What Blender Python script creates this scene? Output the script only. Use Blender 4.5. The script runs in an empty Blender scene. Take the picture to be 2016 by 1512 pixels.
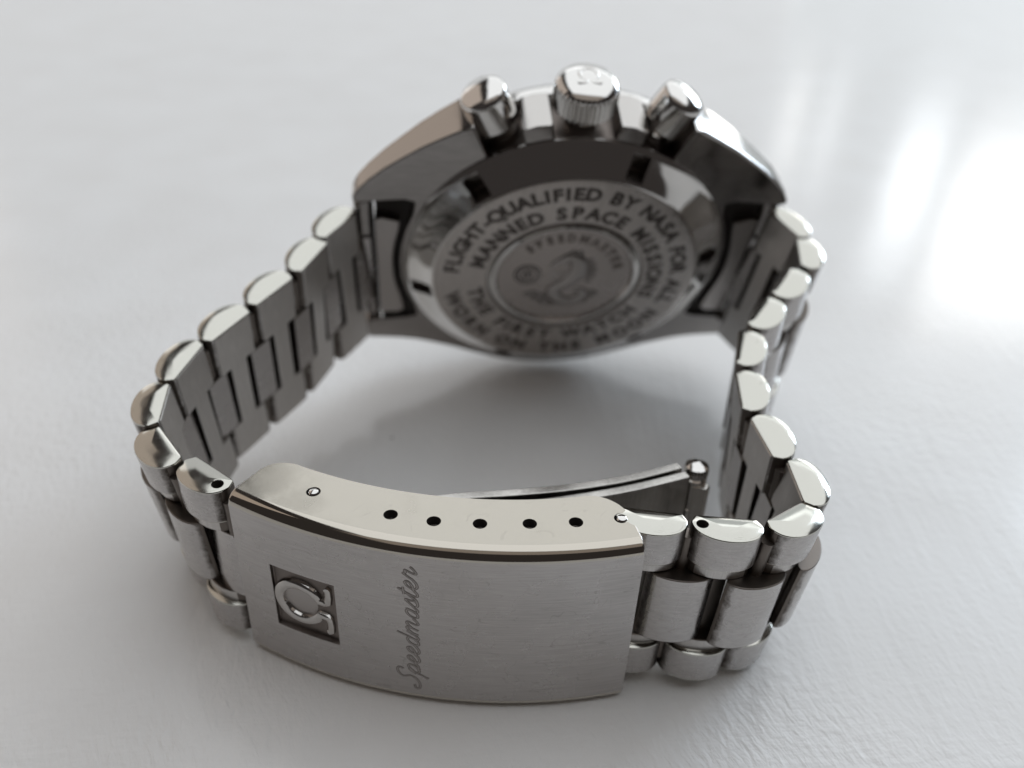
import bpy, bmesh, math, random
from math import sin, cos, pi, radians
from mathutils import Matrix, Vector
from mathutils.geometry import delaunay_2d_cdt

K = 0.1            # one Blender unit is 10 mm; everything below is written in millimetres
C = bpy.context.scene.collection
random.seed(4)

# ---------------------------------------------------------------- camera
cam = bpy.data.cameras.new('camera')
cam.sensor_width = 36
cam.lens = 36 * 1722.45 / 2016
cam.clip_start = 0.05
cam.clip_end = 2000
cam.dof.use_dof = True
cam.dof.focus_distance = 68.5 * K
cam.dof.aperture_fstop = 0.20
cam.dof.aperture_blades = 0
camo = bpy.data.objects.new('camera', cam)
C.objects.link(camo)
CP, CR, CH = radians(33.727), radians(2.5045), 64.703
camo.matrix_world = Matrix.Translation((0, 0, CH * K)) @ Matrix.Rotation(pi / 2 - CP, 4, 'X') @ Matrix.Rotation(CR, 4, 'Z')
bpy.context.scene.camera = camo

# ---------------------------------------------------------------- world (dim warm room)
w = bpy.data.worlds.new('World')
bpy.context.scene.world = w
w.use_nodes = True
bg = w.node_tree.nodes['Background']
bg.inputs['Color'].default_value = (1.0, 0.88, 0.84, 1)
bg.inputs['Strength'].default_value = 0.04

# ---------------------------------------------------------------- lamps (window behind, bright ceiling and wall, plus an added front fill)
def area(name, loc, target, sx, sy, radiance, col):
    l = bpy.data.lights.new(name, 'AREA')
    l.shape = 'RECTANGLE'
    l.size = sx * K
    l.size_y = sy * K
    l.energy = radiance * pi * sx * sy * K * K
    l.color = col
    o = bpy.data.objects.new(name, l)
    C.objects.link(o)
    loc = Vector(loc); d = Vector(target) - loc
    o.matrix_world = Matrix.Translation(loc * K) @ d.to_track_quat('-Z', 'Y').to_matrix().to_4x4()
    return o

def pane(name, x0, x1, z0, z1, rad, col, y=1200):
    area(name, ((x0 + x1) / 2, y, (z0 + z1) / 2), ((x0 + x1) / 2, y - 100, (z0 + z1) / 2), x1 - x0, z1 - z0, rad, col)

pane('window_light', 520, 580, 300, 500, 4.4, (0.93, 0.97, 1.0))
pane('window_light', 615, 900, 330, 590, 4.6, (1.0, 0.99, 0.97))
pane('window_light', 352, 378, 240, 385, 2.0, (1.0, 0.98, 0.95))
pane('window_light', 405, 428, 240, 420, 1.5, (0.97, 0.98, 1.0))
pane('window_light', 950, 1750, 380, 1000, 9.0, (0.74, 0.87, 1.0))
pane('wall_light', -1500, 480, 60, 1250, 0.68, (0.95, 0.98, 1.0), 1700)
pane('wall_light', 480, 1500, 60, 1250, 0.70, (0.90, 0.97, 1.0), 1720)
area('wall_light', (-1500, 1000, 1200), (0, 1000, 1200), 2700, 2200, 0.48, (1.0, 0.86, 0.75))
area('ceiling_fill_light', (500, 1000, 1500), (500, 1000, 0), 2300, 2900, 1.20, (0.94, 0.975, 1.0))
area('ceiling_fill_light', (300, -1000, 1500), (300, -1000, 0), 2300, 1000, 0.27, (1.0, 0.88, 0.78))  # added unseen fill: softens dark reflections and lifts the near table

sc = bpy.context.scene
sc.view_settings.view_transform = 'Standard'
sc.view_settings.look = 'None'
sc.view_settings.exposure = 0.10
sc.view_settings.gamma = 1
sc.cycles.max_bounces = 10
sc.cycles.glossy_bounces = 8

# ---------------------------------------------------------------- materials
class NT:
    def __init__(s, name):
        s.m = bpy.data.materials.new(name); s.m.use_nodes = True
        s.n = s.m.node_tree.nodes; s.l = s.m.node_tree.links
        s.b = s.n['Principled BSDF']; s.out = s.n['Material Output']
    def add(s, t, **kw):
        x = s.n.new(t)
        for k, v in kw.items():
            if k in x.inputs: x.inputs[k].default_value = v
            else: setattr(x, k, v)
        return x
    def link(s, a, b): s.l.new(a, b)

def ramp(t, src, p0, c0, p1, c1):
    r = t.add('ShaderNodeValToRGB')
    r.color_ramp.elements[0].position = p0; r.color_ramp.elements[0].color = c0
    r.color_ramp.elements[1].position = p1; r.color_ramp.elements[1].color = c1
    t.link(src, r.inputs[0])
    return r
def g(v): return (v, v, v, 1)

def steel(name, base, rough, grain=None, bump=0.0, scratch=0.0, smudge=0.0, specks=0.0, joint=0.0):
    """bare steel; grain = brush-line frequency per axis in object space"""
    t = NT(name)
    t.b.inputs['Metallic'].default_value = 1
    tc = t.add('ShaderNodeTexCoord')
    col = t.add('ShaderNodeRGB'); col.outputs[0].default_value = (*base, 1)
    csock = col.outputs[0]
    rsock = None
    nsock = None
    # cloudy wear in gloss
    nz = t.add('ShaderNodeTexNoise', Scale=2.2, Detail=5.0, Roughness=0.6)
    t.link(tc.outputs['Object'], nz.inputs['Vector'])
    rr = t.add('ShaderNodeMapRange')
    rr.inputs['From Min'].default_value = 0.3; rr.inputs['From Max'].default_value = 0.7
    rr.inputs['To Min'].default_value = max(0.02, rough - 0.05 - smudge); rr.inputs['To Max'].default_value = rough + 0.05 + smudge
    t.link(nz.outputs[0], rr.inputs['Value'])
    rsock = rr.outputs[0]
    hs = None
    if grain:
        mp = t.add('ShaderNodeMapping'); mp.inputs['Scale'].default_value = grain
        t.link(tc.outputs['Object'], mp.inputs['Vector'])
        gn = t.add('ShaderNodeTexNoise', Scale=1.0, Detail=3.0, Roughness=0.7)
        t.link(mp.outputs[0], gn.inputs['Vector'])
        hs = gn.outputs[0]
        mx = t.add('ShaderNodeMix', data_type='RGBA', blend_type='MULTIPLY')
        mx.inputs[0].default_value = 1
        rp = ramp(t, hs, 0.3, g(0.86), 0.7, g(1.06))
        t.link(csock, mx.inputs[6]); t.link(rp.outputs[0], mx.inputs[7])
        csock = mx.outputs[2]
    if scratch > 0:
        # thin curved hairline scratches: the zero line of a stretched warped noise, thinned out by a second noise
        acc = None
        for k, (sx, sy, sz, rot) in enumerate(((0.5, 0.5, 2.4, 0.25), (1.6, 1.6, 1.2, -0.5), (0.8, 0.8, 3.2, -0.1))):
            mp = t.add('ShaderNodeMapping'); mp.inputs['Scale'].default_value = (sx, sy, sz)
            mp.inputs['Rotation'].default_value = (0, rot, 0); mp.inputs['Location'].default_value = (k * 7.3, 1.7, k * 3.1)
            t.link(tc.outputs['Object'], mp.inputs['Vector'])
            n1 = t.add('ShaderNodeTexNoise', Scale=3.0, Detail=1.0); t.link(mp.outputs[0], n1.inputs['Vector'])
            a = t.add('ShaderNodeMath', operation='SUBTRACT'); t.link(n1.outputs[0], a.inputs[0]); a.inputs[1].default_value = 0.5
            a2 = t.add('ShaderNodeMath', operation='ABSOLUTE'); t.link(a.outputs[0], a2.inputs[0])
            a3 = t.add('ShaderNodeMath', operation='LESS_THAN'); t.link(a2.outputs[0], a3.inputs[0]); a3.inputs[1].default_value = 0.0042
            n2 = t.add('ShaderNodeTexNoise', Scale=4.0 + k, Detail=2.0); t.link(tc.outputs['Object'], n2.inputs['Vector'])
            a4 = t.add('ShaderNodeMath', operation='GREATER_THAN'); t.link(n2.outputs[0], a4.inputs[0]); a4.inputs[1].default_value = 0.58
            a5 = t.add('ShaderNodeMath', operation='MULTIPLY'); t.link(a3.outputs[0], a5.inputs[0]); t.link(a4.outputs[0], a5.inputs[1])
            if acc is None: acc = a5.outputs[0]
            else:
                a6 = t.add('ShaderNodeMath', operation='MAXIMUM'); t.link(acc, a6.inputs[0]); t.link(a5.outputs[0], a6.inputs[1]); acc = a6.outputs[0]
        mx = t.add('ShaderNodeMix', data_type='RGBA')
        sm = t.add('ShaderNodeMath', operation='MULTIPLY'); t.link(acc, sm.inputs[0]); sm.inputs[1].default_value = scratch
        t.link(sm.outputs[0], mx.inputs[0]); t.link(csock, mx.inputs[6]); mx.inputs[7].default_value = (base[0] * .45, base[1] * .43, base[2] * .42, 1)
        csock = mx.outputs[2]
    if specks > 0:
        vo = t.add('ShaderNodeTexNoise', Scale=22.0, Detail=2.0, Roughness=0.6); t.link(tc.outputs['Object'], vo.inputs['Vector'])
        n2 = t.add('ShaderNodeTexNoise', Scale=3.1, Detail=1.0); t.link(tc.outputs['Object'], n2.inputs['Vector'])
        ad = t.add('ShaderNodeMath', operation='ADD'); t.link(vo.outputs[0], ad.inputs[0]); t.link(n2.outputs[0], ad.inputs[1])
        rp = ramp(t, ad.outputs[0], 0.5, g(0), 0.6, g(1))
        sb = t.add('ShaderNodeMath', operation='SUBTRACT'); t.link(ad.outputs[0], sb.inputs[0]); sb.inputs[1].default_value = 1.28 - specks
        t.link(sb.outputs[0], rp.inputs[0]); rp.color_ramp.elements[0].position = 0.0; rp.color_ramp.elements[1].position = 0.06
        mx = t.add('ShaderNodeMix', data_type='RGBA')
        t.link(rp.outputs[0], mx.inputs[0]); t.link(csock, mx.inputs[6]); mx.inputs[7].default_value = (0.09, 0.075, 0.06, 1)
        csock = mx.outputs[2]
        rm = t.add('ShaderNodeMix', data_type='FLOAT')
        t.link(rp.outputs[0], rm.inputs[0]); t.link(rsock, rm.inputs[2]); rm.inputs[3].default_value = 0.7
        rsock = rm.outputs[0]
    if joint > 0:
        # ragged-edged caked dirt plus painted crevice reflection where neighbouring links rub (ends of the link along its own x axis)
        sx = t.add('ShaderNodeSeparateXYZ'); t.link(tc.outputs['Object'], sx.inputs[0])
        ab = t.add('ShaderNodeMath', operation='ABSOLUTE'); t.link(sx.outputs[0], ab.inputs[0])
        n9 = t.add('ShaderNodeTexNoise', Scale=9.0, Detail=5.0, Roughness=0.7); t.link(tc.outputs['Object'], n9.inputs['Vector'])
        md = t.add('ShaderNodeMath', operation='MULTIPLY_ADD'); t.link(n9.outputs[0], md.inputs[0]); md.inputs[1].default_value = 0.11; t.link(ab.outputs[0], md.inputs[2])
        mr = t.add('ShaderNodeMapRange'); mr.inputs['From Min'].default_value = joint * K + .055 - .018; mr.inputs['From Max'].default_value = joint * K + .055 + .03
        t.link(md.outputs[0], mr.inputs['Value'])
        mx = t.add('ShaderNodeMix', data_type='RGBA'); t.link(mr.outputs[0], mx.inputs[0]); t.link(csock, mx.inputs[6]); mx.inputs[7].default_value = (0.085, 0.072, 0.062, 1)
        csock = mx.outputs[2]
        rm = t.add('ShaderNodeMix', data_type='FLOAT'); t.link(mr.outputs[0], rm.inputs[0]); t.link(rsock, rm.inputs[2]); rm.inputs[3].default_value = 0.55
        rsock = rm.outputs[0]
    if bump > 0:
        bp = t.add('ShaderNodeBump'); bp.inputs['Strength'].default_value = bump; bp.inputs['Distance'].default_value = 0.004
        t.link(hs if hs else nz.outputs[0], bp.inputs['Height'])
        t.link(bp.outputs[0], t.b.inputs['Normal'])
    t.link(csock, t.b.inputs['Base Color']); t.link(rsock, t.b.inputs['Roughness'])
    return t.m

B = (0.49, 0.47, 0.46)
M = {
    'link': steel('brushed_link_steel', B, 0.25, (4, 60, 60), 0.12, 0.25, 0.04, 0.0, 2.45),
    'end': steel('polished_end_steel', (0.53, 0.52, 0.475), 0.12, None, 0.06, 0.18, 0.03, 0.0),
    'inner': steel('satin_inner_steel', (0.56, 0.54, 0.52), 0.36, (60, 60, 4), 0.08, 0, 0.04),
    'cover': steel('brushed_clasp_steel', B, 0.27, (3, 3, 90), 0.10, 0.28, 0.06, 0.0),
    'flange': steel('worn_flange_steel', (0.44, 0.412, 0.36), 0.18, None, 0.12, 0.10, 0.08, -0.01),
    'polish': steel('polished_steel', (0.66, 0.645, 0.625), 0.06, None, 0.0, 0.0, 0.02),
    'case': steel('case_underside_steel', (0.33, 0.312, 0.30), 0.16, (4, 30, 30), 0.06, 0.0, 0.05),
    'disc': steel('brushed_disc_steel', (0.50, 0.465, 0.44), 0.31, (40, 3, 3), 0.05, 0.0, 0.03),
    'medal': steel('medallion_steel', (0.40, 0.365, 0.345), 0.26, None, 0.0, 0.0, 0.05),
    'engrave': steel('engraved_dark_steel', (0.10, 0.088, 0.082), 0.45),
    'script': steel('worn_script_steel', (0.19, 0.172, 0.163), 0.4),
    'fillet': steel('polished_fillet_steel', (0.50, 0.465, 0.41), 0.06, None, 0, 0, 0.02),
    'flank': steel('polished_flank_steel', (0.50, 0.48, 0.46), 0.08, None, 0, 0, 0.03),
    'relief': steel('engraved_relief_steel', (0.40, 0.375, 0.36), 0.35),
    'shade_patina': steel('dark_shade_patina_steel', (0.20, 0.175, 0.16), 0.38, None, 0, 0, 0.08),  # dark metal, with recess shade put into the colour
    'joint': steel('dirty_shaded_joint_steel', (0.16, 0.14, 0.125), 0.42, None, 0.1, 0, 0.12),  # joint dirt together with crevice shade put into the base colour
    'blade': steel('pressed_blade_steel', (0.58, 0.56, 0.53), 0.2, (30, 30, 3), 0.06, 0.2, 0.05),
}
def plain(name, col, rough, metal=0):
    t = NT(name); t.b.inputs['Base Color'].default_value = (*col, 1); t.b.inputs['Roughness'].default_value = rough; t.b.inputs['Metallic'].default_value = metal
    return t.m
M['recess_shade'] = plain('recess_shade_black', (0.03, 0.025, 0.022), 0.8)  # near-black colour painting the shade inside holes and the end-link recess
M['insert'] = plain('black_bezel_insert', (0.015, 0.015, 0.017), 0.3)
gl = NT('crystal_glass'); gl.b.inputs['Transmission Weight'].default_value = 1; gl.b.inputs['Roughness'].default_value = 0.02; M['glass'] = gl.m

# painted white board: soft brush-and-weave relief under a gloss coat
t = NT('white_gloss_board')
tc = t.add('ShaderNodeTexCoord')
mp = t.add('ShaderNodeMapping'); mp.vector_type = 'TEXTURE'; mp.inputs['Rotation'].default_value = (0, 0, radians(-63)); mp.inputs['Scale'].default_value = (1 / 6.0, 1 / 17, 1)
t.link(tc.outputs['Object'], mp.inputs['Vector'])
n1 = t.add('ShaderNodeTexNoise', Scale=0.9, Detail=3.0, Roughness=0.55, Distortion=0.3); t.link(mp.outputs[0], n1.inputs['Vector'])
mp2 = t.add('ShaderNodeMapping'); mp2.vector_type = 'TEXTURE'; mp2.inputs['Rotation'].default_value = (0, 0, radians(8)); mp2.inputs['Scale'].default_value = (1 / 4.5, 1 / 15, 1)
t.link(tc.outputs['Object'], mp2.inputs['Vector'])
n2 = t.add('ShaderNodeTexNoise', Scale=0.9, Detail=2.0, Roughness=0.5); t.link(mp2.outputs[0], n2.inputs['Vector'])
mp3 = t.add('ShaderNodeMapping'); mp3.inputs['Scale'].default_value = (10, 1.0, 1); t.link(tc.outputs['Object'], mp3.inputs['Vector'])
n3 = t.add('ShaderNodeTexNoise', Scale=0.8, Detail=2.0); t.link(mp3.outputs[0], n3.inputs['Vector'])
n4 = t.add('ShaderNodeTexNoise', Scale=0.25, Detail=2.0); t.link(tc.outputs['Object'], n4.inputs['Vector'])
mk = ramp(t, n4.outputs[0], 0.4, g(0.25), 0.6, g(1))
hm = t.add('ShaderNodeMix', data_type='FLOAT'); hm.inputs[0].default_value = 0.42
t.link(n1.outputs[0], hm.inputs[2]); t.link(n2.outputs[0], hm.inputs[3])
hm2 = t.add('ShaderNodeMath', operation='MULTIPLY'); t.link(hm.outputs[0], hm2.inputs[0]); t.link(mk.outputs[0], hm2.inputs[1])
hm3 = t.add('ShaderNodeMath', operation='MULTIPLY_ADD'); t.link(n3.outputs[0], hm3.inputs[0]); hm3.inputs[1].default_value = 0.25; t.link(hm2.outputs[0], hm3.inputs[2])
bp = t.add('ShaderNodeBump'); bp.inputs['Strength'].default_value = 1.0; bp.inputs['Distance'].default_value = 0.036
t.link(hm3.outputs[0], bp.inputs['Height']); t.link(bp.outputs[0], t.b.inputs['Normal'])
bp2 = t.add('ShaderNodeBump'); bp2.inputs['Strength'].default_value = 0.14; bp2.inputs['Distance'].default_value = 0.03
t.link(hm3.outputs[0], bp2.inputs['Height']); t.link(bp2.outputs[0], t.b.inputs['Coat Normal'])
n5 = t.add('ShaderNodeTexNoise', Scale=0.7, Detail=3.0); t.link(tc.outputs['Object'], n5.inputs['Vector'])
tint = ramp(t, n5.outputs[0], 0.35, (0.77, 0.765, 0.76, 1), 0.65, (0.80, 0.80, 0.80, 1))
n6 = t.add('ShaderNodeTexVoronoi', Scale=1.1); t.link(tc.outputs['Object'], n6.inputs['Vector'])
spk = ramp(t, n6.outputs['Distance'], 0.018, g(1), 0.024, g(0))
n7 = t.add('ShaderNodeTexNoise', Scale=0.6); t.link(tc.outputs['Object'], n7.inputs['Vector'])
gt = t.add('ShaderNodeMath', operation='GREATER_THAN'); t.link(n7.outputs[0], gt.inputs[0]); gt.inputs[1].default_value = 0.56
ml = t.add('ShaderNodeMath', operation='MULTIPLY'); t.link(gt.outputs[0], ml.inputs[0]); t.link(spk.outputs[0], ml.inputs[1])
mx = t.add('ShaderNodeMix', data_type='RGBA'); t.link(ml.outputs[0], mx.inputs[0]); t.link(tint.outputs[0], mx.inputs[6]); mx.inputs[7].default_value = (0.2, 0.19, 0.18, 1)
t.link(mx.outputs[2], t.b.inputs['Base Color'])
t.b.inputs['Roughness'].default_value = 0.55
t.b.inputs['Coat Weight'].default_value = 0.75
t.b.inputs['Coat Roughness'].default_value = 0.16
t.b.inputs['Coat IOR'].default_value = 1.55
M['table'] = t.m

# ---------------------------------------------------------------- helpers
def obj(name, bm, mats, world=None, parent=None, smooth=35):
    me = bpy.data.meshes.new(name)
    bmesh.ops.recalc_face_normals(bm, faces=bm.faces)
    bm.to_mesh(me); bm.free()
    return obj_me(name, me, mats, world, parent, smooth)

def obj_me(name, me, mats, world=None, parent=None, smooth=35):
    if not isinstance(mats, (list, tuple)): mats = [mats]
    for m in mats: me.materials.append(m)
    if smooth:
        me.polygons.foreach_set('use_smooth', [True] * len(me.polygons))
        me.set_sharp_from_angle(angle=radians(smooth))
    o = bpy.data.objects.new(name, me)
    C.objects.link(o)
    place(o, world, parent)
    if smooth:
        md = o.modifiers.new('weighted_normals', 'WEIGHTED_NORMAL'); md.keep_sharp = True
    return o

WORLD = {}
def place(o, world, parent):
    """world: matrix with translation in mm"""
    W = Matrix.Identity(4) if world is None else world.copy()
    W.translation = W.translation * K
    WORLD[o.name] = W
    if parent is not None:
        o.parent = parent
        o.matrix_basis = WORLD[parent.name].inverted() @ W
    else:
        o.matrix_basis = W

def V(x, y, z): return Vector((x * K, y * K, z * K))

def inset(poly, d):
    n = len(poly); out = []
    for i in range(n):
        p0, p1, p2 = Vector(poly[i - 1]), Vector(poly[i]), Vector(poly[(i + 1) % n])
        a = (p1 - p0).normalized(); b = (p2 - p1).normalized()
        na, nb = Vector((-a.y, a.x)), Vector((-b.y, b.x))
        m = na + nb
        if m.length < 1e-6: m = na
        m = m / max(0.35, m.length_squared / 2)
        out.append(tuple(p1 + m * (d if True else 0)))
    return out

def ccw(poly):
    a = sum(poly[i - 1][0] * poly[i][1] - poly[i][0] * poly[i - 1][1] for i in range(len(poly)))
    return poly if a > 0 else poly[::-1]

def prism(bm, poly, z0, z1, bev=0.15, dome=0.0, end_mat=0, side_mat=0, fn=None, round_=True):
    """poly ccw in (x, y), extruded along z with rounded rims; fn maps (x, y, z) mm to a point"""
    poly = ccw(list(poly))
    fn = fn or (lambda x, y, z: V(x, y, z))
    lv = [(bev, 0), (bev * .29, bev * .29), (0, bev)] if round_ else [(bev, 0), (0, bev)]
    rings = []
    for d, h in lv: rings.append((inset(poly, d), z0 + h))
    for d, h in lv[::-1]: rings.append((inset(poly, d), z1 - h))
    if dome:
        base = inset(poly, bev)
        cx = sum(p_[0] for p_ in base) / len(base); cy = sum(p_[1] for p_ in base) / len(base)
        for sc_, hh in ((.82, .45), (.55, .85), (.25, 1.0)):
            rings.append(([(cx + (p_[0] - cx) * sc_, cy + (p_[1] - cy) * sc_) for p_ in base], z1 + dome * hh))
    vs = [[bm.verts.new(fn(x, y, z)) for x, y in p] for p, z in rings]
    n = len(poly)
    nl = len(lv)
    for k in range(len(vs) - 1):
        for i in range(n):
            f = bm.faces.new((vs[k][i - 1], vs[k][i], vs[k + 1][i], vs[k + 1][i - 1]))
            mid = (rings[k][1] + rings[k + 1][1]) / 2
            f.material_index = (side_mat(i) if callable(side_mat) else side_mat) if z0 + bev * .9 < mid < z1 - bev * .9 else end_mat
    f = bm.faces.new(vs[0][::-1]); f.material_index = end_mat
    f = bm.faces.new(vs[-1]); f.material_index = end_mat
    return vs

def lathe(bm, prof, seg=96, fn=None, mats=None, rmod=None, close=True):
    """prof list of (r, h); fn(r cos, r sin, h)"""
    fn = fn or (lambda x, y, z: V(x, y, z))
    rings = []
    for k, (r, h) in enumerate(prof):
        if r < 1e-6:
            rings.append([bm.verts.new(fn(0, 0, h))]); continue
        ring = []
        for i in range(seg):
            a = 2 * pi * i / seg
            q = r + (rmod(k, a) if rmod else 0)
            ring.append(bm.verts.new(fn(q * cos(a), q * sin(a), h)))
        rings.append(ring)
    for k in range(len(rings) - 1):
        A, Bv = rings[k], rings[k + 1]
        for i in range(seg):
            if len(A) == 1 and len(Bv) == 1: break
            if len(A) == 1: f = bm.faces.new((A[0], Bv[i - 1], Bv[i]))
            elif len(Bv) == 1: f = bm.faces.new((A[i - 1], Bv[0], A[i]))
            else: f = bm.faces.new((A[i - 1], A[i], Bv[i], Bv[i - 1]))
            if mats: f.material_index = mats[k]

def tube(bm, pts, rad, seg=8, flat=1.0, nrm=None, mat=0):
    """rounded bead along pts (Vectors, mm); flat squashes it along nrm"""
    n = len(pts)
    if not callable(rad):
        rv = rad; rad = lambda s: rv
    rings = []
    for i in range(n):
        d = (pts[min(i + 1, n - 1)] - pts[max(i - 1, 0)])
        if d.length < 1e-9: d = Vector((1, 0, 0))
        d.normalize()
        N = nrm(pts[i]) if callable(nrm) else (nrm or Vector((0, 0, 1)))
        N = (N - d * N.dot(d))
        if N.length < 1e-6: N = d.orthogonal()
        N.normalize(); S = d.cross(N)
        r = rad(i / (n - 1))
        rings.append([bm.verts.new((pts[i] + S * r * cos(2 * pi * j / seg) + N * r * flat * sin(2 * pi * j / seg)) * K) for j in range(seg)])
    for i in range(n - 1):
        for j in range(seg):
            f = bm.faces.new((rings[i][j - 1], rings[i][j], rings[i + 1][j], rings[i + 1][j - 1])); f.material_index = mat
    bm.faces.new(rings[0][::-1]).material_index = mat
    bm.faces.new(rings[-1]).material_index = mat

def spline(pts, n=6):
    out = []
    P = [pts[0]] + list(pts) + [pts[-1]]
    for i in range(1, len(P) - 2):
        p0, p1, p2, p3 = [Vector(q) for q in P[i - 1:i + 3]]
        for k in range(n):
            t_ = k / n
            out.append(0.5 * ((2 * p1) + (p2 - p0) * t_ + (2 * p0 - 5 * p1 + 4 * p2 - p3) * t_ ** 2 + (3 * p1 - p0 - 3 * p2 + p3) * t_ ** 3))
    out.append(Vector(P[-2]))
    return out

def cut(o, cutters, mat_from_cutter=True):
    """exact boolean difference baked into the mesh"""
    o.modifiers.clear()
    for c in cutters:
        md = o.modifiers.new('cut', 'BOOLEAN'); md.operation = 'DIFFERENCE'; md.solver = 'EXACT'; md.object = c
        md.material_mode = 'TRANSFER'
    dg = bpy.context.evaluated_depsgraph_get()
    me = bpy.data.meshes.new_from_object(o.evaluated_get(dg))
    o.modifiers.clear()
    old = o.data; o.data = me; me.name = old.name
    bpy.data.meshes.remove(old)
    me.polygons.foreach_set('use_smooth', [True] * len(me.polygons))
    me.set_sharp_from_angle(angle=radians(32))
    md = o.modifiers.new('weighted_normals', 'WEIGHTED_NORMAL'); md.keep_sharp = True
    for c in cutters:
        d = c.data; bpy.data.objects.remove(c); bpy.data.meshes.remove(d)

def cyl_cutter(world, x, y, z0, z1, r, mat, axis='Z', seg=24, top=None):
    """round cutter with a flared mouth at height top"""
    bm = bmesh.new()
    top = z1 - 1 if top is None else top
    lathe(bm, [(0, z0), (r, z0), (r, top - .05), (r + .05, top + .04), (r + .05, z1), (0, z1)], seg, lambda a, b, h: V(x + a, y + b, h), [0, 0, 1, 1, 1])
    return obj('cutter', bm, [mat, M['polish']], world, None, 0)

# ---------------------------------------------------------------- setting
bm = bmesh.new()
prism(bm, [(-1100, 4), (1100, 4), (1100, 1500), (-1100, 1500)], -22, 0, 1.2, 0, 0, 0)
o = obj('tabletop', bm, M['table'], None, None, 0)
o['kind'] = 'structure'

# ---------------------------------------------------------------- the watch
root = bpy.data.objects.new('wristwatch', None)
C.objects.link(root)
root['label'] = 'steel chronograph wristwatch standing on its bracelet edge with engraved back showing'
root['category'] = 'watch'
place(root, Matrix.Translation((0, 75, 0)), None)

def euler_zyx(psi, ry, rx):
    return (Matrix.Rotation(psi, 3, 'Z') @ Matrix.Rotation(ry, 3, 'Y') @ Matrix.Rotation(rx, 3, 'X'))

# ---- bracelet
P, T = 5.837, 2.975
W_HEAD, W_CLASP = 20.0, 16.5
POSES = [   # x, y, z (mm), heading, slope, roll for each link, head to clasp on one side, clasp to head on the other
    (-19.16, 89.45, 16.83, -2.1365, -0.2445, -0.1869),
    (-21.66, 84.58, 15.42, -1.9503, -0.2321, -0.1851),
    (-24.48, 79.28, 14.11, -2.1310, -0.1920, -0.1990),
    (-27.61, 74.30, 12.88, -2.1111, -0.1838, -0.1838),
    (-29.74, 69.28, 11.81, -1.8390, -0.1974, -0.0569),
    (-30.09, 64.03, 10.83, -1.4452, -0.1550, 0.0667),
    (-28.03, 59.50, 10.21, -0.8613, -0.0577, 0.1492),
    (-23.86, 55.71, 9.85, -0.6405, 0.0148, 0.0305),
    (17.10, 52.48, 9.64, -0.0033, -0.0467, -0.0105),
    (21.68, 54.04, 9.39, 0.6629, -0.0662, 0.0846),
    (23.40, 57.87, 9.44, 1.6294, 0.0750, 0.0744),
    (22.59, 63.51, 9.90, 1.7875, 0.1207, -0.0730),
    (22.04, 69.57, 10.77, 1.5292, 0.1515, -0.0981),
    (22.81, 75.49, 11.81, 1.3521, 0.1621, -0.0674),
    (25.11, 81.08, 12.97, 1.0070, 0.1702, 0.0484),
    (28.26, 85.93, 14.06, 0.9772, 0.1774, 0.0846),
    (30.01, 90.69, 15.22, 1.4657, 0.2070, 0.0905),
    (28.84, 95.17, 16.46, 2.1881, 0.2593, -0.0672),
]
NL = 8
def link_w(i):
    return W_HEAD + (W_CLASP - W_HEAD) * (i / 7 if i < NL else (17 - i) / 9)
def pose_m(q):
    m = euler_zyx(q[3], -q[4], q[5]).to_4x4(); m.translation = Vector(q[:3]); return m
LM = [pose_m(q) for q in POSES]

def d_profile(L=P * 0.985, hgt=T, flat=.40, y0=-.09):
    """D section: flat towards the wrist (y=0), arc outwards (-y)"""
    pts = [(-flat * L, y0), (-flat * L - .22, y0 - .06)]
    for k in range(0, 23):
        th = pi * k / 22
        pts.append((-L / 2 * cos(th), -(.28 * hgt + .72 * hgt * sin(th) ** .85)))
    pts += [(flat * L + .22, y0 - .06), (flat * L, y0)]
    return pts
def t_profile():
    """centre piece: D outside, narrow stem on the wrist side"""
    L = P * 0.96; s = .222 * P
    pts = [(-s, -.05), (-s, -.43 * T), (-.40 * P, -.46 * T)]
    for k in range(1, 20):
        th = pi * k / 20
        pts.append((-L / 2 * cos(th), -(.46 * T + .54 * T * sin(th) ** .85)))
    pts += [(.40 * P, -.46 * T), (s, -.43 * T), (s, -.05)]
    return pts
def tips(n, a, mat, base):
    def fn(i):
        j = min(i, n - i)
        return mat if j in a else base
    return fn
DN = len(d_profile()); TN = len(t_profile())
def outer_bm(h):
    bm = bmesh.new()
    prism(bm, d_profile(), -h / 2, h / 2, 0.17, 0.15, 1, tips(DN, (2, 3, 4), 2, 0))
    return bm

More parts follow.
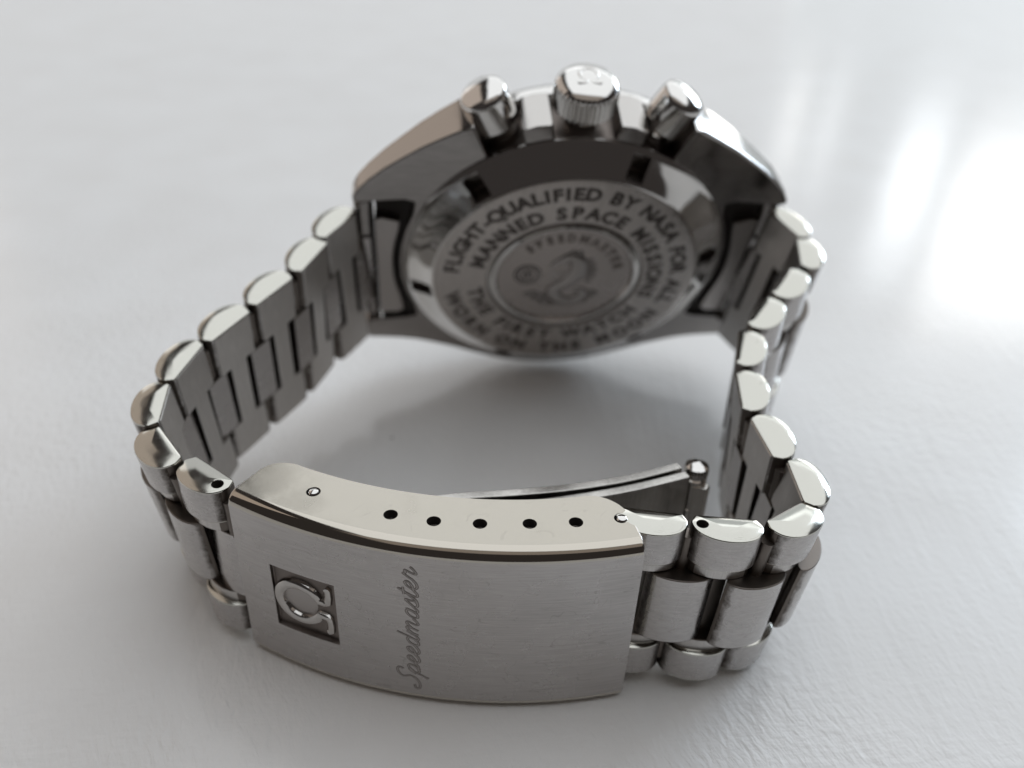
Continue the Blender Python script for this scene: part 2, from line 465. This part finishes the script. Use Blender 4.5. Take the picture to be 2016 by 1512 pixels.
FO, FS, FC = .205, .075, .44          # share of the width: outer link, spacer, centre
def h_plate(bm, W):
    a, b, hw, c = .394 * P, .178 * P, W / 2 - .14, W * FC / 2
    poly = [(-a, hw), (-a, c), (-b, c), (-b, -c), (-a, -c), (-a, -hw), (a, -hw), (a, -c), (b, -c), (b, c), (a, c), (a, hw)]
    prism(bm, poly, 0, .22 * T, .07, 0, 0, 1, lambda x, y, z: V(x, -z, y), False)
links = []
for i, W in [(i, link_w(i)) for i in range(18)]:
    mw = LM[i]
    bm = bmesh.new()
    # bridge on the wrist side joins both outer links between two centre pieces
    h_plate(bm, W)
    b = .172 * P
    prism(bm, [(-b, -.06), (-b, -.46 * T), (b, -.46 * T), (b, -.06)], -W * FC / 2 - .2, W * FC / 2 + .2, .05, 0, 1, 1, None, False)
    for s in (-1, 1):
        z = s * W * (FC / 2 + FS / 2)
        prism(bm, d_profile(P * .93, T * .84, .40, -.12), z - W * FS / 2 + .03, z + W * FS / 2 + .1 * s * s, .08, 0, 1, tips(DN, (2, 3, 4, 5, 6, 7), 1, 0), None, False)
    o = obj('bracelet_link', bm, [M['inner'], M['joint']], mw, root)
    links.append(o)
    h = W * FO
    for s in (-1, 1):
        z = s * (W / 2 - h / 2)
        c = obj('outer_link', outer_bm(h), [M['link'], M['end'], M['joint']], mw @ Matrix.Translation((0, 0, z)), o)
        if s == 1 and i in (7, 8):           # the two links next to the clasp carry an open pin hole
            hx = (.34 if i == 7 else -.36) * P
            k = cyl_cutter(mw @ Matrix.Translation((0, 0, z)), hx, -.42 * T, h / 2 - 3.2, h / 2 + 1.05, .46, M['recess_shade'])
            cut(c, [k])

def joint(i, end):
    """frame of the hinge at the start (-1) or end (+1) of link i"""
    return LM[i] @ Vector((end * P / 2, -.35 * T, 0))
def centre(i, j):
    if i is None: R = LM[j].to_3x3(); h = joint(j, -1); W = link_w(j)
    elif j is None and i == 17: R = LM[i].to_3x3(); h = joint(i, 1); W = link_w(i)
    elif j is None:
        R = euler_zyx(-0.50, 0, 0); W = link_w(i)
        h = joint(i, 1) + R @ Vector((-0.9, 1.15, 0))
    else:
        a, b = LM[i].to_3x3(), LM[j].to_3x3()
        s = (a.col[0] + b.col[0]).normalized(); wv = (a.col[2] + b.col[2]); wv = (wv - s * wv.dot(s)).normalized()
        y = wv.cross(s)
        R = Matrix((s, y, wv)).transposed(); h = (joint(i, 1) + joint(j, -1)) / 2; W = (link_w(i) + link_w(j)) / 2
    m = R.to_4x4(); m.translation = h - R @ Vector((0, -.35 * T, 0))
    bm = bmesh.new()
    prism(bm, t_profile(), -W * FC / 2, W * FC / 2, .12, 0, 1, tips(TN, (1, 2, 3, 4), 1, 0))
    return obj('centre_link', bm, [M['link'], M['joint']], m, root)
def pin(i, end):
    m = LM[i].copy(); m.translation = joint(i, end)
    bm = bmesh.new(); h = link_w(i) / 2 - 1.2
    lathe(bm, [(0, -h), (.62, -h), (.62, h), (0, h)], 16)
    obj('link_pin', bm, M['joint'], m, root)
for i in range(18): pin(i, 1 if i < 8 else -1)
for i in range(7): centre(i, i + 1)
for i in range(8, 17): centre(i, i + 1)
centre(None, 8)
centre(None, 0)
centre(17, None)
centre(7, None)

# ---- clasp
CL_L, CL_W, CL_R = 33.115, 18.205, 43.956
cm = euler_zyx(-0.1106, 0.0001, -0.0013).to_4x4(); cm.translation = Vector((-6.1154, 47.1245, 9.1051))
ph = math.asin(CL_L / 2 / CL_R)
def arc_pt(phi, depth):
    return (CL_R - depth) * sin(phi), CL_R - (CL_R - depth) * cos(phi)
def flange_depth(phi):
    x = phi / ph
    D = 6.05 + .3 * x
    rl, rr = 2.6, 3.2
    d0 = (x + 1) * CL_L / 2; d1 = (1 - x) * CL_L / 2
    if d0 < rl: D -= 2.1 * (1 - math.sqrt(max(0, 1 - ((rl - d0) / rl) ** 2)))
    if d1 < rr: D -= 3.3 * (1 - math.sqrt(max(0, 1 - ((rr - d1) / rr) ** 2)))
    return D
def cover_section(D):
    h, r, tk = CL_W / 2, 1.0, .85
    pts = [(D, h - .06), (D - .06, h)]
    nn = 6
    for k in range(nn + 1):
        a = pi / 2 * k / nn
        pts.append((r - r * sin(a), h - r + r * cos(a)))
    pts += [(-p_[0] * -1, -p_[1]) for p_ in pts[::-1]]
    pts += [(D, -h + tk), (tk, -h + tk), (tk, h - tk), (D, h - tk)]
    return pts
bm = bmesh.new()
NS = 72
rings = []
for k in range(NS + 1):
    x = -cos(pi * k / NS)                       # denser towards the ends
    phi = ph * (0.5 * x + 0.5 * (-1 + 2 * k / NS))
    D = flange_depth(phi)
    sec = cover_section(D)
    rings.append([bm.verts.new(V(*arc_pt(phi, d), wv)) for d, wv in sec])
n = len(rings[0])
for k in range(NS):
    for i in range(n):
        f = bm.faces.new((rings[k][i - 1], rings[k][i], rings[k + 1][i], rings[k + 1][i - 1]))
        f.material_index = 2 if 3 <= i <= 8 or 10 <= i <= 15 else (0 if i == 9 or i >= 18 else 1)
# thin rim faces at the open ends
for ring in (rings[0], rings[-1]):
    f = bm.faces.new(ring); f.material_index = 1
ends = set(rings[0]) | set(rings[-1])
ee = [e for e in bm.edges if (e.verts[0] in ends and e.verts[1] in ends)]
bmesh.ops.bevel(bm, geom=ee, offset=.14 * K, segments=2, affect='EDGES', profile=.5, clamp_overlap=True)
cover = obj('clasp_cover', bm, [M['cover'], M['flange'], M['fillet']], cm, root)
cutters = []
HOLES = [(-3.235, 3.191), (.211, 3.039), (3.769, 3.377), (7.559, 4.044), (11.086, 4.84)]
PINS = [(-9.934, 4.733), (14.561, 5.924)]
for (u, v) in HOLES:
    cutters.append(cyl_cutter(cm, u, v, CL_W / 2 - 1.6, CL_W / 2 + 1, .54, M['recess_shade']))
for (u, v) in PINS:
    cutters.append(cyl_cutter(cm, u, v, CL_W / 2 - 1.6, CL_W / 2 + 1, .55, M['recess_shade']))
# pocket for the emblem
def face_frame(u, wv, lift=0.0):
    """frame on the front face: x along +w (reading direction), y towards -u, z out"""
    phi = math.asin(u / CL_R)
    p = Vector((*arc_pt(phi, -lift), wv))
    tang = Vector((cos(phi), sin(phi), 0)); out = Vector((sin(phi), -cos(phi), 0))
    m = Matrix((Vector((0, 0, 1)), -tang, out)).transposed().to_4x4()
    m.translation = p
    return cm @ m
EU, EW, ES, EH = -10.4, -.38, 6.95, 5.9
em = face_frame(EU, EW)
bm = bmesh.new()
prism(bm, [(-ES / 2, -EH / 2), (ES / 2, -EH / 2), (ES / 2, EH / 2), (-ES / 2, EH / 2)], -.42, 1.0, .05, 0, 0, 0, lambda x, y, z: V(x * (1 + .055 * (z + .42)), y * (1 + .06 * (z + .42)), z), False)
pocket = obj('cutter', bm, M['shade_patina'], em, None, 0)
cutters.append(pocket)
cut(cover, cutters)

def omega_path(n=40):
    pts = [(.43, -.36), (.40, -.40), (.28, -.405), (.165, -.39), (.135, -.33)]
    arc_ = []
    for k in range(n + 1):
        a = radians(-66 + 312 * k / n)
        arc_.append((.335 * cos(a), .10 + .37 * sin(a)))
    pts = pts + arc_ + [(-p_[0], p_[1]) for p_ in pts[::-1]]
    return pts
def omega_bm(scale_x, scale_y, r, z=0.0, flat=.7):
    bm = bmesh.new()
    pth = [Vector((x * scale_x, y * scale_y, z)) for x, y in omega_path()]
    def rad(s):
        q = abs(s - .5) * 2
        return r * (1.25 - .45 * max(0, (q - .55) / .45) if q < .9 else .85)
    tube(bm, pth, rad, 10, flat, Vector((0, 0, 1)))
    return bm
obj('emblem', omega_bm(ES * .86, EH * .92, .42, -.40, .85), M['flank'], em, cover)
bm = bmesh.new()
lathe(bm, [(1.0, -.40), (.9, -.33), (.6, -.27), (.3, -.24), (0, -.23)], 48, lambda x, y, h: V(x * .245 * ES * .92, (.10 + y * .28) * EH * .98, h))
obj('emblem_floor', bm, M['relief'], em, cover, 60)  # lighter pad paints the reflection seen on the pocket floor
for (u, v) in PINS:
    bm = bmesh.new()
    lathe(bm, [(0, -3), (.44, -3), (.44, .02), (.36, .13), (.2, .18), (0, .20)], 24)
    obj('spring_bar', bm, M['polish'], cm @ Matrix.Translation((u + .06, v - .05, CL_W / 2)), cover)

# script lettering, drawn stroke by stroke (x along the word, y up, x-height 1)
GLYPH = {
 'S': (1.25, [[(1.15, 1.45), (1.2, 1.75), (.95, 1.98), (.6, 1.85), (.45, 1.5), (.62, 1.15), (.78, .8), (.65, .3), (.25, .02), (-.15, .1), (-.22, .4), (.05, .5)]]),
 'p': (.92, [[(-.1, .3), (.12, .95), (.0, .2), (-.12, -.75)], [(.08, .55), (.35, .98), (.62, .8), (.55, .3), (.25, .05), (.05, .2)], [(.4, .06), (.7, .15), (.9, .45)]]),
 'e': (.82, [[(-.02, .3), (.3, .45), (.52, .75), (.36, 1.0), (.12, .8), (.05, .35), (.28, .02), (.6, .1), (.85, .42)]]),
 'd': (1.0, [[(.6, .8), (.38, .98), (.12, .75), (.06, .28), (.25, .02), (.5, .22), (.62, .8), (.68, 1.85)], [(.62, .8), (.58, .2), (.75, .02), (1.0, .42)]]),
 'm': (1.45, [[(-.05, .5), (.1, .98), (.05, .02)], [(.07, .5), (.32, .95), (.5, .85), (.46, .02)], [(.48, .5), (.75, .95), (.95, .85), (.92, .25), (1.08, .02), (1.4, .42)]]),
 'a': (1.0, [[(.6, .8), (.38, .98), (.12, .75), (.06, .28), (.25, .02), (.5, .22), (.62, .95), (.58, .2), (.75, .02), (1.0, .42)]]),
 's': (.72, [[(-.02, .3), (.35, 1.0), (.42, .62), (.52, .25), (.3, .0), (.05, .12)], [(.35, .02), (.6, .12), (.75, .42)]]),
 't': (.72, [[(.0, .4), (.32, 1.2), (.34, 1.55), (.2, .6), (.22, .1), (.45, .02), (.74, .42)], [(.02, 1.12), (.58, 1.2)]]),
 'r': (.80, [[(-.02, .35), (.18, 1.0), (.24, 1.1), (.34, .92), (.55, .95), (.5, .4), (.58, .05), (.85, .3), (.95, .55)]]),
}
word = 'Speedmaster'
tot = sum(GLYPH[c][0] for c in word)
UB, XH = -.50, .98                         # baseline and x-height in mm
LEN, W0 = 13.7, -7.0
sxx = LEN / tot
def on_face(x, y, lift=.0):
    u = UB - y * XH
    phi = math.asin(u / CL_R)
    uu, vv = arc_pt(phi, lift)
    return Vector((uu, vv, W0 + x))
bm = bmesh.new()
cx = 0.0
for ch in word:
    adv, strokes = GLYPH[ch]
    for st in strokes:
        pth = [on_face((cx + q.x + .28 * (q.y - .3)) * sxx, q.y) for q in spline([(a, b) for a, b in st], 6)]
        for r, fl, mt in ((.125, .12, 0), (.058, .62, 1)):
            tube(bm, pth, r, 8, fl, lambda p: Vector((p.x / CL_R, -1, 0)), mt)
    cx += adv
obj('lettering', bm, [M['script'], M['relief']], cm, cover, 60)

# folding blades and their hinge, standing a little open behind the cover
def strip(name, path, thick, w0, w1, mat):
    pth = spline(path, 8)
    L_, R_ = [], []
    for i, p in enumerate(pth):
        d = (pth[min(i + 1, len(pth) - 1)] - pth[max(i - 1, 0)]).normalized()
        nn = Vector((-d.y, d.x)) * thick / 2
        L_.append(tuple(p + nn)); R_.append(tuple(p - nn))
    bm = bmesh.new()
    prism(bm, R_ + L_[::-1], w0, w1, .10, 0, 0, 0, None, True)
    return obj(name, bm, mat, cm, root)
strip('clasp_blade', [(-10.5, 6.2), (-6, 7.6), (.6, 10.2), (5.2, 11.5), (10.1, 13.1), (15.2, 15.3), (19.9, 18.0)], .85, -5.5, 5.6, M['blade'])
strip('clasp_blade', [(-2.0, 8.0), (3.5, 9.6), (8.5, 11.1), (15.0, 13.9), (20.6, 17.0)], .85, -5.5, 5.45, M['blade'])
bm = bmesh.new()
lathe(bm, [(0, -6), (1.0, -6), (1.1, -5.8), (1.1, .9), (1.0, 1.0), (1.1, 1.1), (1.1, 4.3), (.95, 4.45), (1.12, 4.6), (1.16, 5.2), (1.05, 5.55), (.7, 5.8), (.3, 5.9), (0, 5.92)], 28)
obj('blade_hinge', bm, M['polish'], cm @ Matrix.Translation((21.5, 18.3, 0)), root)
bm = bmesh.new()
prism(bm, [(-.3, -.6), (.9, -.6), (1.3, 0), (.9, .7), (-.3, .7)], -5.2, 3.9, .12)
obj('hinge_tab', bm, M['blade'], cm @ Matrix.Translation((21.6, 17.6, 0)), root)

# half link held inside the right end of the clasp
R8 = LM[8].to_3x3()
ang = -0.0033 - 0.10
hm_ = euler_zyx(ang, 0.02, 0).to_4x4()
hj = joint(8, -1)
hm_.translation = hj - hm_.to_3x3() @ Vector((P / 2, -.35 * T, 0))
bm = bmesh.new()
h_plate(bm, 16.5)
for s in (-1, 1):
    z = s * 16.5 * (FC / 2 + FS / 2)
    prism(bm, d_profile(P * .93, T * .84, .40, -.12), z - .48, z + .52, .08, 0, 0, 0, None, False)
hl = obj('clasp_link', bm, [M['inner'], M['joint']], hm_, root)
for s in (-1, 1):
    h = 16.5 * FO
    obj('outer_link', outer_bm(h), [M['link'], M['end'], M['joint']], hm_ @ Matrix.Translation((0, 0, s * (8.25 - h / 2))), hl)

# ---- head
hmx = euler_zyx(0.1196, 0.0098, 0.3844).to_4x4(); hmx.translation = Vector((5.3142, 94.7879, 19.1933))
# head frame: u right, v away from the camera, w up towards the crown
def HV(x, y, h): return V(x, h, y)      # lathe around v

# case body with lugs
out = []
def pol(r, deg): return (r * sin(radians(deg)), r * cos(radians(deg)))     # degrees from the crown axis
top = [pol(18.9, 0), pol(18.9, 5), pol(18.9, 9.3), pol(20.6, 9.9), pol(20.75, 14), pol(20.6, 18.3), pol(18.6, 19.0), pol(18.4, 25), pol(18.6, 31.5),
       (11.3, 19.9), (12.6, 19.5), (14.5, 18.5), (16.5, 17.35), (18.5, 16.0), (20.4, 14.7), (22.0, 13.4), (23.2, 12.2), (23.9, 11.0), (23.9, 10.4), (23.4, 10.05),
       (22.0, 10.0), (20.0, 10.0), (18.4, 10.0), (17.3, 9.6)]
side = [(19.2 * cos(radians(a)), 19.2 * sin(radians(a))) for a in (24, 16, 8, 0, -8, -16, -24)]
low = [(17.3, -9.6), (18.4, -10.0), (20, -10.0), (22, -10.0), (23.4, -10.05), (23.9, -10.5), (24.0, -11.5), (23.9, -12.8), (23.2, -13.5), (21.5, -13.9), (19.5, -14.3), (17.5, -14.8), (15.4, -15.5), (13, -16.4), (10.5, -17.5), (8, -18.6), (5.5, -19.5), (2.8, -20.0), (0, -20.15)]
half = top + side + low
outline = half + [(-x, y) for x, y in half[::-1][1:-1]]
outline = ccw(outline)
def vback(u, wv):
    a = max(0, (abs(u) - 16) / 8)
    return -0.2 - .7 * a * a
def vfront(u, wv):
    a = max(0, (abs(u) - 11) / 13)
    return 5.6 - 3.6 * a ** 1.3
bm = bmesh.new()
lev = []
for d, f_ in ((.38, lambda x, y: vback(x, y)), (.10, lambda x, y: vback(x, y) + .10), (0, lambda x, y: vback(x, y) + .36),
              (0.05, lambda x, y: vfront(x, y) - .7), (.5, lambda x, y: vfront(x, y) - .1), (1.1, lambda x, y: vfront(x, y) + .25)):
    lev.append([(p_[0], p_[1], f_(*q)) for p_, q in zip(inset(outline, d), outline)])
vv_ = [[bm.verts.new(V(x, v, y)) for x, y, v in L_] for L_ in lev]
n = len(outline)
for k in range(len(vv_) - 1):
    for i in range(n):
        f = bm.faces.new((vv_[k][i - 1], vv_[k][i], vv_[k + 1][i], vv_[k + 1][i - 1]))
        ra, rb = [math.hypot(*outline[q]) for q in (i - 1, i)]
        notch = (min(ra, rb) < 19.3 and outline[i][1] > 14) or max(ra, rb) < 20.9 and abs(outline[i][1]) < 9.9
        f.material_index = 0 if k < 1 else (2 if notch else 1)  # notch and lug-gap walls coloured dark in place of shade
# ring-shaped underside: outline to the case-back seat, triangulated around a round hole
seat = [(18.95 * cos(2 * pi * k / 96), 18.95 * sin(2 * pi * k / 96)) for k in range(96)]
def cap(ring_v, ring_xy, vfun, inner_r, drop, mat):
    # inner circle clipped inside the outline
    pts2 = [Vector(p_) for p_ in ring_xy]
    inn = [(inner_r * cos(2 * pi * k / 96), inner_r * sin(2 * pi * k / 96)) for k in range(96)]
    allp = pts2 + [Vector(p_) for p_ in inn]
    n0 = len(pts2)
    edges = [(i, (i + 1) % n0) for i in range(n0)] + [(n0 + i, n0 + (i + 1) % 96) for i in range(96)]
    vo, eo, fo, ov, oe, of = delaunay_2d_cdt(allp, edges, [], 0, 1e-5)
    bv = []
    for p_, src in zip(vo, ov):
        if src and src[0] < n0: bv.append(ring_v[src[0]])
        else: bv.append(bm.verts.new(V(p_.x, vfun(p_.x, p_.y), p_.y)))
    import mathutils
    def inside(pt):
        c = False
        for i in range(n0):
            a, b_ = pts2[i - 1], pts2[i]
            if (a.y > pt.y) != (b_.y > pt.y) and pt.x < (b_.x - a.x) * (pt.y - a.y) / (b_.y - a.y) + a.x: c = not c
        return c
    for fc in fo:
        ct = sum((vo[i] for i in fc), Vector((0, 0))) / len(fc)
        if ct.length < inner_r * .999 or not inside(ct): continue
        try: bm.faces.new([bv[i] for i in fc]).material_index = mat
        except ValueError: pass
    return
cap(vv_[0], [(x, y) for x, y, v in lev[0]], vback, 17.6, 0, 0)
cap(vv_[-1], [(x, y) for x, y, v in lev[-1]], lambda x, y: vfront(x, y) + .25, 15, 0, 1)
case = obj('watch_case', bm, [M['case'], M['flank'], M['shade_patina']], hmx, root, 30)

# bezel and crystal on the far side
bm = bmesh.new()
lathe(bm, [(17.5, 5.2), (19.4, 5.2), (19.9, 5.5), (20.0, 6.2), (19.8, 7.0), (18.9, 8.4), (18.0, 8.9)], 128, HV)
bez = obj('bezel', bm, M['polish'], hmx, root)
bm = bmesh.new()
lathe(bm, [(18.0, 8.85), (16.2, 9.5), (16.0, 9.3)], 128, HV)
obj('bezel_insert', bm, M['insert'], hmx, bez)
bm = bmesh.new()
lathe(bm, [(16.1, 8.8), (16.0, 10.0), (15.2, 10.9), (12, 11.8), (7, 12.3), (0, 12.5)], 96, HV)
obj('crystal', bm, M['glass'], hmx, root)

# case back: rim, polished cone, engraved flat, medallion
bm = bmesh.new()
prof = [(17.5, 1.0), (18.35, .6), (18.7, .1), (18.76, -.35), (18.55, -.62), (18.1, -.85), (17.3, -1.25), (16.4, -1.78), (15.6, -2.38), (15.35, -2.55), (15.1, -2.6),
        (12, -2.6), (9.2, -2.6), (9.05, -2.55), (8.95, -2.2), (8.75, -2.15), (8.6, -2.55), (8.35, -2.66), (8.1, -2.58), (7.9, -2.25), (7.7, -2.2), (5, -2.26), (2, -2.32), (0, -2.34)]
mats = [0] * 9 + [1] * 3 + [2] * 2 + [0] * 4 + [3] * 8
lathe(bm, prof, 160, HV, mats[:len(prof) - 1])
cback = obj('case_back', bm, [M['polish'], M['disc'], M['shade_patina'], M['medal']], hmx, root, 28)
# solidify the back so that the key slots can be cut: close it with a rear disc
bm = bmesh.new(); bm.from_mesh(cback.data)
be = [e for e in bm.edges if e.is_boundary]
bmesh.ops.contextual_create(bm, geom=be)
bmesh.ops.recalc_face_normals(bm, faces=bm.faces)
bm.to_mesh(cback.data); bm.free()
cutters = []
for k in range(6):
    a = radians(9.8 + 60 * k)
    bm = bmesh.new()
    prism(bm, [(-1.25, -1.05), (1.25, -1.05), (1.25, 1.05), (-1.25, 1.05)], .35, 5, .2, 0, 0, 0, lambda x, y, z: V(x, y, z), False)
    R = Matrix((Vector((cos(a), 0, sin(a))), Vector((-sin(a), 0, cos(a))), Vector((0, -1, 0)))).transposed().to_4x4()
    R.translation = Vector((16.95 * cos(a), .3, 16.95 * sin(a)))
    cutters.append(obj('cutter', bm, M['shade_patina'], hmx @ R, None, 0))
cut(cback, cutters)

# engraved capitals set round the flat
_glyphs = {}
def glyph(ch):
    if ch not in _glyphs:
        cu = bpy.data.curves.new('glyph', 'FONT'); cu.body = ch; cu.align_x = 'CENTER'; cu.size = 1; cu.extrude = .02; cu.offset = .05; cu.resolution_u = 3
        ob = bpy.data.objects.new('glyph', cu); C.objects.link(ob)
        dg = bpy.context.evaluated_depsgraph_get(); dg.update()
        me = ob.evaluated_get(dg).to_mesh()
        vs = [tuple(v.co) for v in me.vertices]; fs = [tuple(p_.vertices) for p_ in me.polygons]
        ob.evaluated_get(dg).to_mesh_clear()
        bpy.data.objects.remove(ob); bpy.data.curves.remove(cu)
        _glyphs[ch] = (vs, fs)
    return _glyphs[ch]
WGT = {'I': .5, ' ': .62, '-': .6, 'M': 1.25, 'W': 1.35, 'L': .85, 'F': .85, 'N': 1.05, 'O': 1.1, 'Q': 1.1, 'E': .9, 'S': .92}
def ring_text(s, a0, a1, r, cap_h, v, bottom=False, mat=None, joined=None, wx=1.0):
    tw = sum(WGT.get(c, 1) for c in s); a = a0; step = (a1 - a0) / tw
    size = cap_h / .70
    jb = bmesh.new() if joined else None
    for c in s:
        wd = WGT.get(c, 1) * step
        if c != ' ':
            th = radians(a + wd / 2)
            rot = th + pi / 2 if bottom else th - pi / 2
            base_r = r + cap_h / 2 if bottom else r - cap_h / 2
            bm = jb or bmesh.new()
            vs, fs = glyph(c)
            bv = []
            for x, y, z in vs:
                X, Y = x * size * wx, y * size
                px = base_r * cos(th) + X * cos(rot) - Y * sin(rot)
                pw = base_r * sin(th) + X * sin(rot) + Y * cos(rot)
                bv.append(bm.verts.new(V(px, v - z * .6, pw)))
            for f_ in fs:
                try: bm.faces.new([bv[i] for i in f_])
                except ValueError: pass
            if not jb: obj('engraved_letter', bm, mat or M['engrave'], hmx, cback, 30)
        a += wd
    if jb:
        o = obj(joined, jb, mat or M['engrave'], hmx, cback, 30)
        o['kind'] = 'stuff'
ring_text('FLIGHT-QUALIFIED BY NASA FOR ALL', 176, -20, 13.35, 1.68, -2.6)
ring_text('MANNED SPACE MISSIONS', 170.5, -20, 10.6, 1.68, -2.6)
ring_text('WORN ON THE MOON', -170, -26, 13.35, 1.68, -2.6, True)
ring_text('THE FIRST WATCH', -172, -30, 10.6, 1.68, -2.6, True)
ring_text('SPEEDMASTER', 140, 10, 6.35, 1.1, -2.28, False, M['shade_patina'], 'medallion_lettering', .9)

# medallion relief: a winged sea horse over waves beside a small round sign, each stroke with a dark etched outline
bm = bmesh.new()
def relief(pts, rad, flat=.45, base=-2.28):
    pth = [Vector((p_.x, base, p_.y)) for p_ in spline(pts, 6)]
    rf = rad if callable(rad) else (lambda q: rad)
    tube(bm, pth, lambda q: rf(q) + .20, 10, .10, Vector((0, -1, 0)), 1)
    tube(bm, pth, rf, 10, flat, Vector((0, -1, 0)), 0)
relief([(-.6, 2.4), (.2, 3.2), (1.0, 3.0), (1.4, 2.2), (1.5, 1.0), (1.0, -.2), (.2, -1.2), (-.8, -2.0), (-1.0, -3.2), (0, -4.2), (1.6, -4.3), (2.6, -3.3), (2.2, -2.4), (1.4, -2.6)],
       lambda q: .72 * (1 - q) ** .6 * (.6 + 1.2 * min(1, q * 3.2)) * .8 + .14)
relief([(.2, 3.1), (-.5, 2.9), (-1.3, 2.2), (-1.5, 1.8)], lambda q: .45 - .2 * q)
relief([(.9, 3.1), (1.2, 3.8), (1.7, 4.2)], lambda q: .3 - .2 * q)
relief([(.4, 3.3), (.5, 3.9), (.9, 4.4)], lambda q: .26 - .18 * q)
for k in range(5):                                     # wing feathers
    a = radians(62 - 24 * k)
    relief([(1.7, 1.4 - .25 * k), (1.7 + 1.0 * cos(a), 1.4 - .25 * k + 1.0 * sin(a)), (1.7 + 2.0 * cos(a - .2), 1.4 - .25 * k + 2.0 * sin(a - .2))], lambda q: .24 - .12 * q)
relief([(.2, .6), (-.9, .9), (-1.5, .2), (-1.0, -.4)], .24)
relief([(.3, .1), (-.6, .1), (-1.0, -.8), (-.5, -1.2)], .2)
for k in range(3):                                     # waves
    y = -3.4 - .75 * k
    relief([(-4.4 + k * .9, y), (-3.4 + k * .8, y + .45), (-2.5 + k * .7, y), (-1.7 + k * .5, y + .35)], .15)
    relief([(2.9 - k * .3, y + .2), (3.6 - k * .4, y + .6), (4.4 - k * .7, y + .2)], .15)
ring_ = [(-4.3 + 1.35 * cos(2 * pi * k / 20), .3 + 1.35 * sin(2 * pi * k / 20)) for k in range(21)]
relief(ring_, .12)
relief([(-4.3 + .8 * a_, .3 + .8 * b_) for a_, b_ in omega_path(10)], .12)
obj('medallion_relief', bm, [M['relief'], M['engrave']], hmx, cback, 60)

# crown
def UV(x, y, h): return V(x, y, h)
cmx = hmx @ Matrix.Translation((-.1, 2.6, 0))
bm = bmesh.new()
SEG = 144; TEETH = 36
def knurl(k, a):
    if 3 <= k <= 6:
        q = (a * TEETH / (2 * pi)) % 1
        return -.30 * (0.5 + 0.5 * cos(2 * pi * q)) ** 1.6
    return 0
lathe(bm, [(0, 17.5), (1.9, 17.5), (1.9, 20.0), (3.15, 20.5), (3.3, 20.8), (3.3, 22.7), (3.27, 22.95), (3.15, 23.2), (2.9, 23.45), (2.5, 23.68), (2.0, 23.87), (1.4, 24.02), (.7, 24.12), (0, 24.15)], SEG, UV, None, knurl)
crown = obj('crown', bm, M['polish'], cmx, root, 40)
bm = omega_bm(2.6, 2.6, .17, 0, .5)
obj('crown_emblem', bm, M['polish'], cmx @ Matrix.Translation((0, 0, 24.05)), crown, 60)
# pushers
for s in (-1, 1):
    pm = hmx @ Matrix.Translation((-.1, 3.1, 0)) @ Matrix.Rotation(s * radians(25.8), 4, 'Y')
    bm = bmesh.new()
    lathe(bm, [(0, 17.8), (1.5, 17.8), (1.5, 20.0), (2.35, 20.1), (2.5, 20.3), (2.5, 23.4), (2.46, 23.65), (2.34, 23.9), (2.1, 24.12), (1.7, 24.28), (1.1, 24.4), (.5, 24.46), (0, 24.48)], 48, UV)
    obj('pusher', bm, M['polish'], pm, root, 40)
    bm = bmesh.new()
    lathe(bm, [(1.2, 17.9), (2.0, 17.9), (2.0, 18.9), (1.2, 18.9)], 40, UV)
    obj('pusher_collar', bm, M['shade_patina'], pm, root, 40)

# end links filling the gap between the lugs: a plate hollowed to the round back, and knuckles on a spring bar
for s in (-1, 1):
    bm = bmesh.new()
    arc_ = [(20.0 * cos(radians(a)), 20.0 * sin(radians(a))) for a in range(-24, 25, 4)]
    poly = [(s * a_, b_) for a_, b_ in [(21.7, -8.6), (21.7, 7.3)] + [(20.9, 7.6), (19.0, 7.0)] + arc_[-3:1:-1] + [(18.9, -8.0), (19.6, -8.6)]]
    prism(bm, poly, -.5, 3.4, .08, 0, 0, 1, lambda x, y, z: V(x, z, y), False)
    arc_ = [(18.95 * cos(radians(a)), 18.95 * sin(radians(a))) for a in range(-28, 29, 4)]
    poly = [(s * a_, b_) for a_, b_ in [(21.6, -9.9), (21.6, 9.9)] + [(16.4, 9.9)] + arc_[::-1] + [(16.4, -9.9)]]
    prism(bm, poly, .45, 3.5, .05, 0, 2, 2, lambda x, y, z: V(x, z, y), False)  # filler block, its black colour painting the shade in the gap
    e = obj('end_link', bm, [M['relief'], M['joint'], M['recess_shade']], hmx, root)
    for w0, w1, mat in ((-9.6, -4.5, 'case'), (-4.2, 4.2, 'link'), (4.5, 9.6, 'case')):
        bm = bmesh.new()
        lathe(bm, [(0, w0), (.95, w0), (1.1, w0 + .15), (1.1, w1 - .15), (.95, w1), (0, w1)], 28, UV)
        obj('knuckle', bm, M[mat], hmx @ Matrix.Translation((s * 22.9, .95, 0)), e)
    bm = bmesh.new()
    lathe(bm, [(0, -10.3), (.5, -10.3), (.5, 10.3), (0, 10.3)], 16, UV)
    obj('spring_bar', bm, M['polish'], hmx @ Matrix.Translation((s * 22.9, .95, 0)), e)
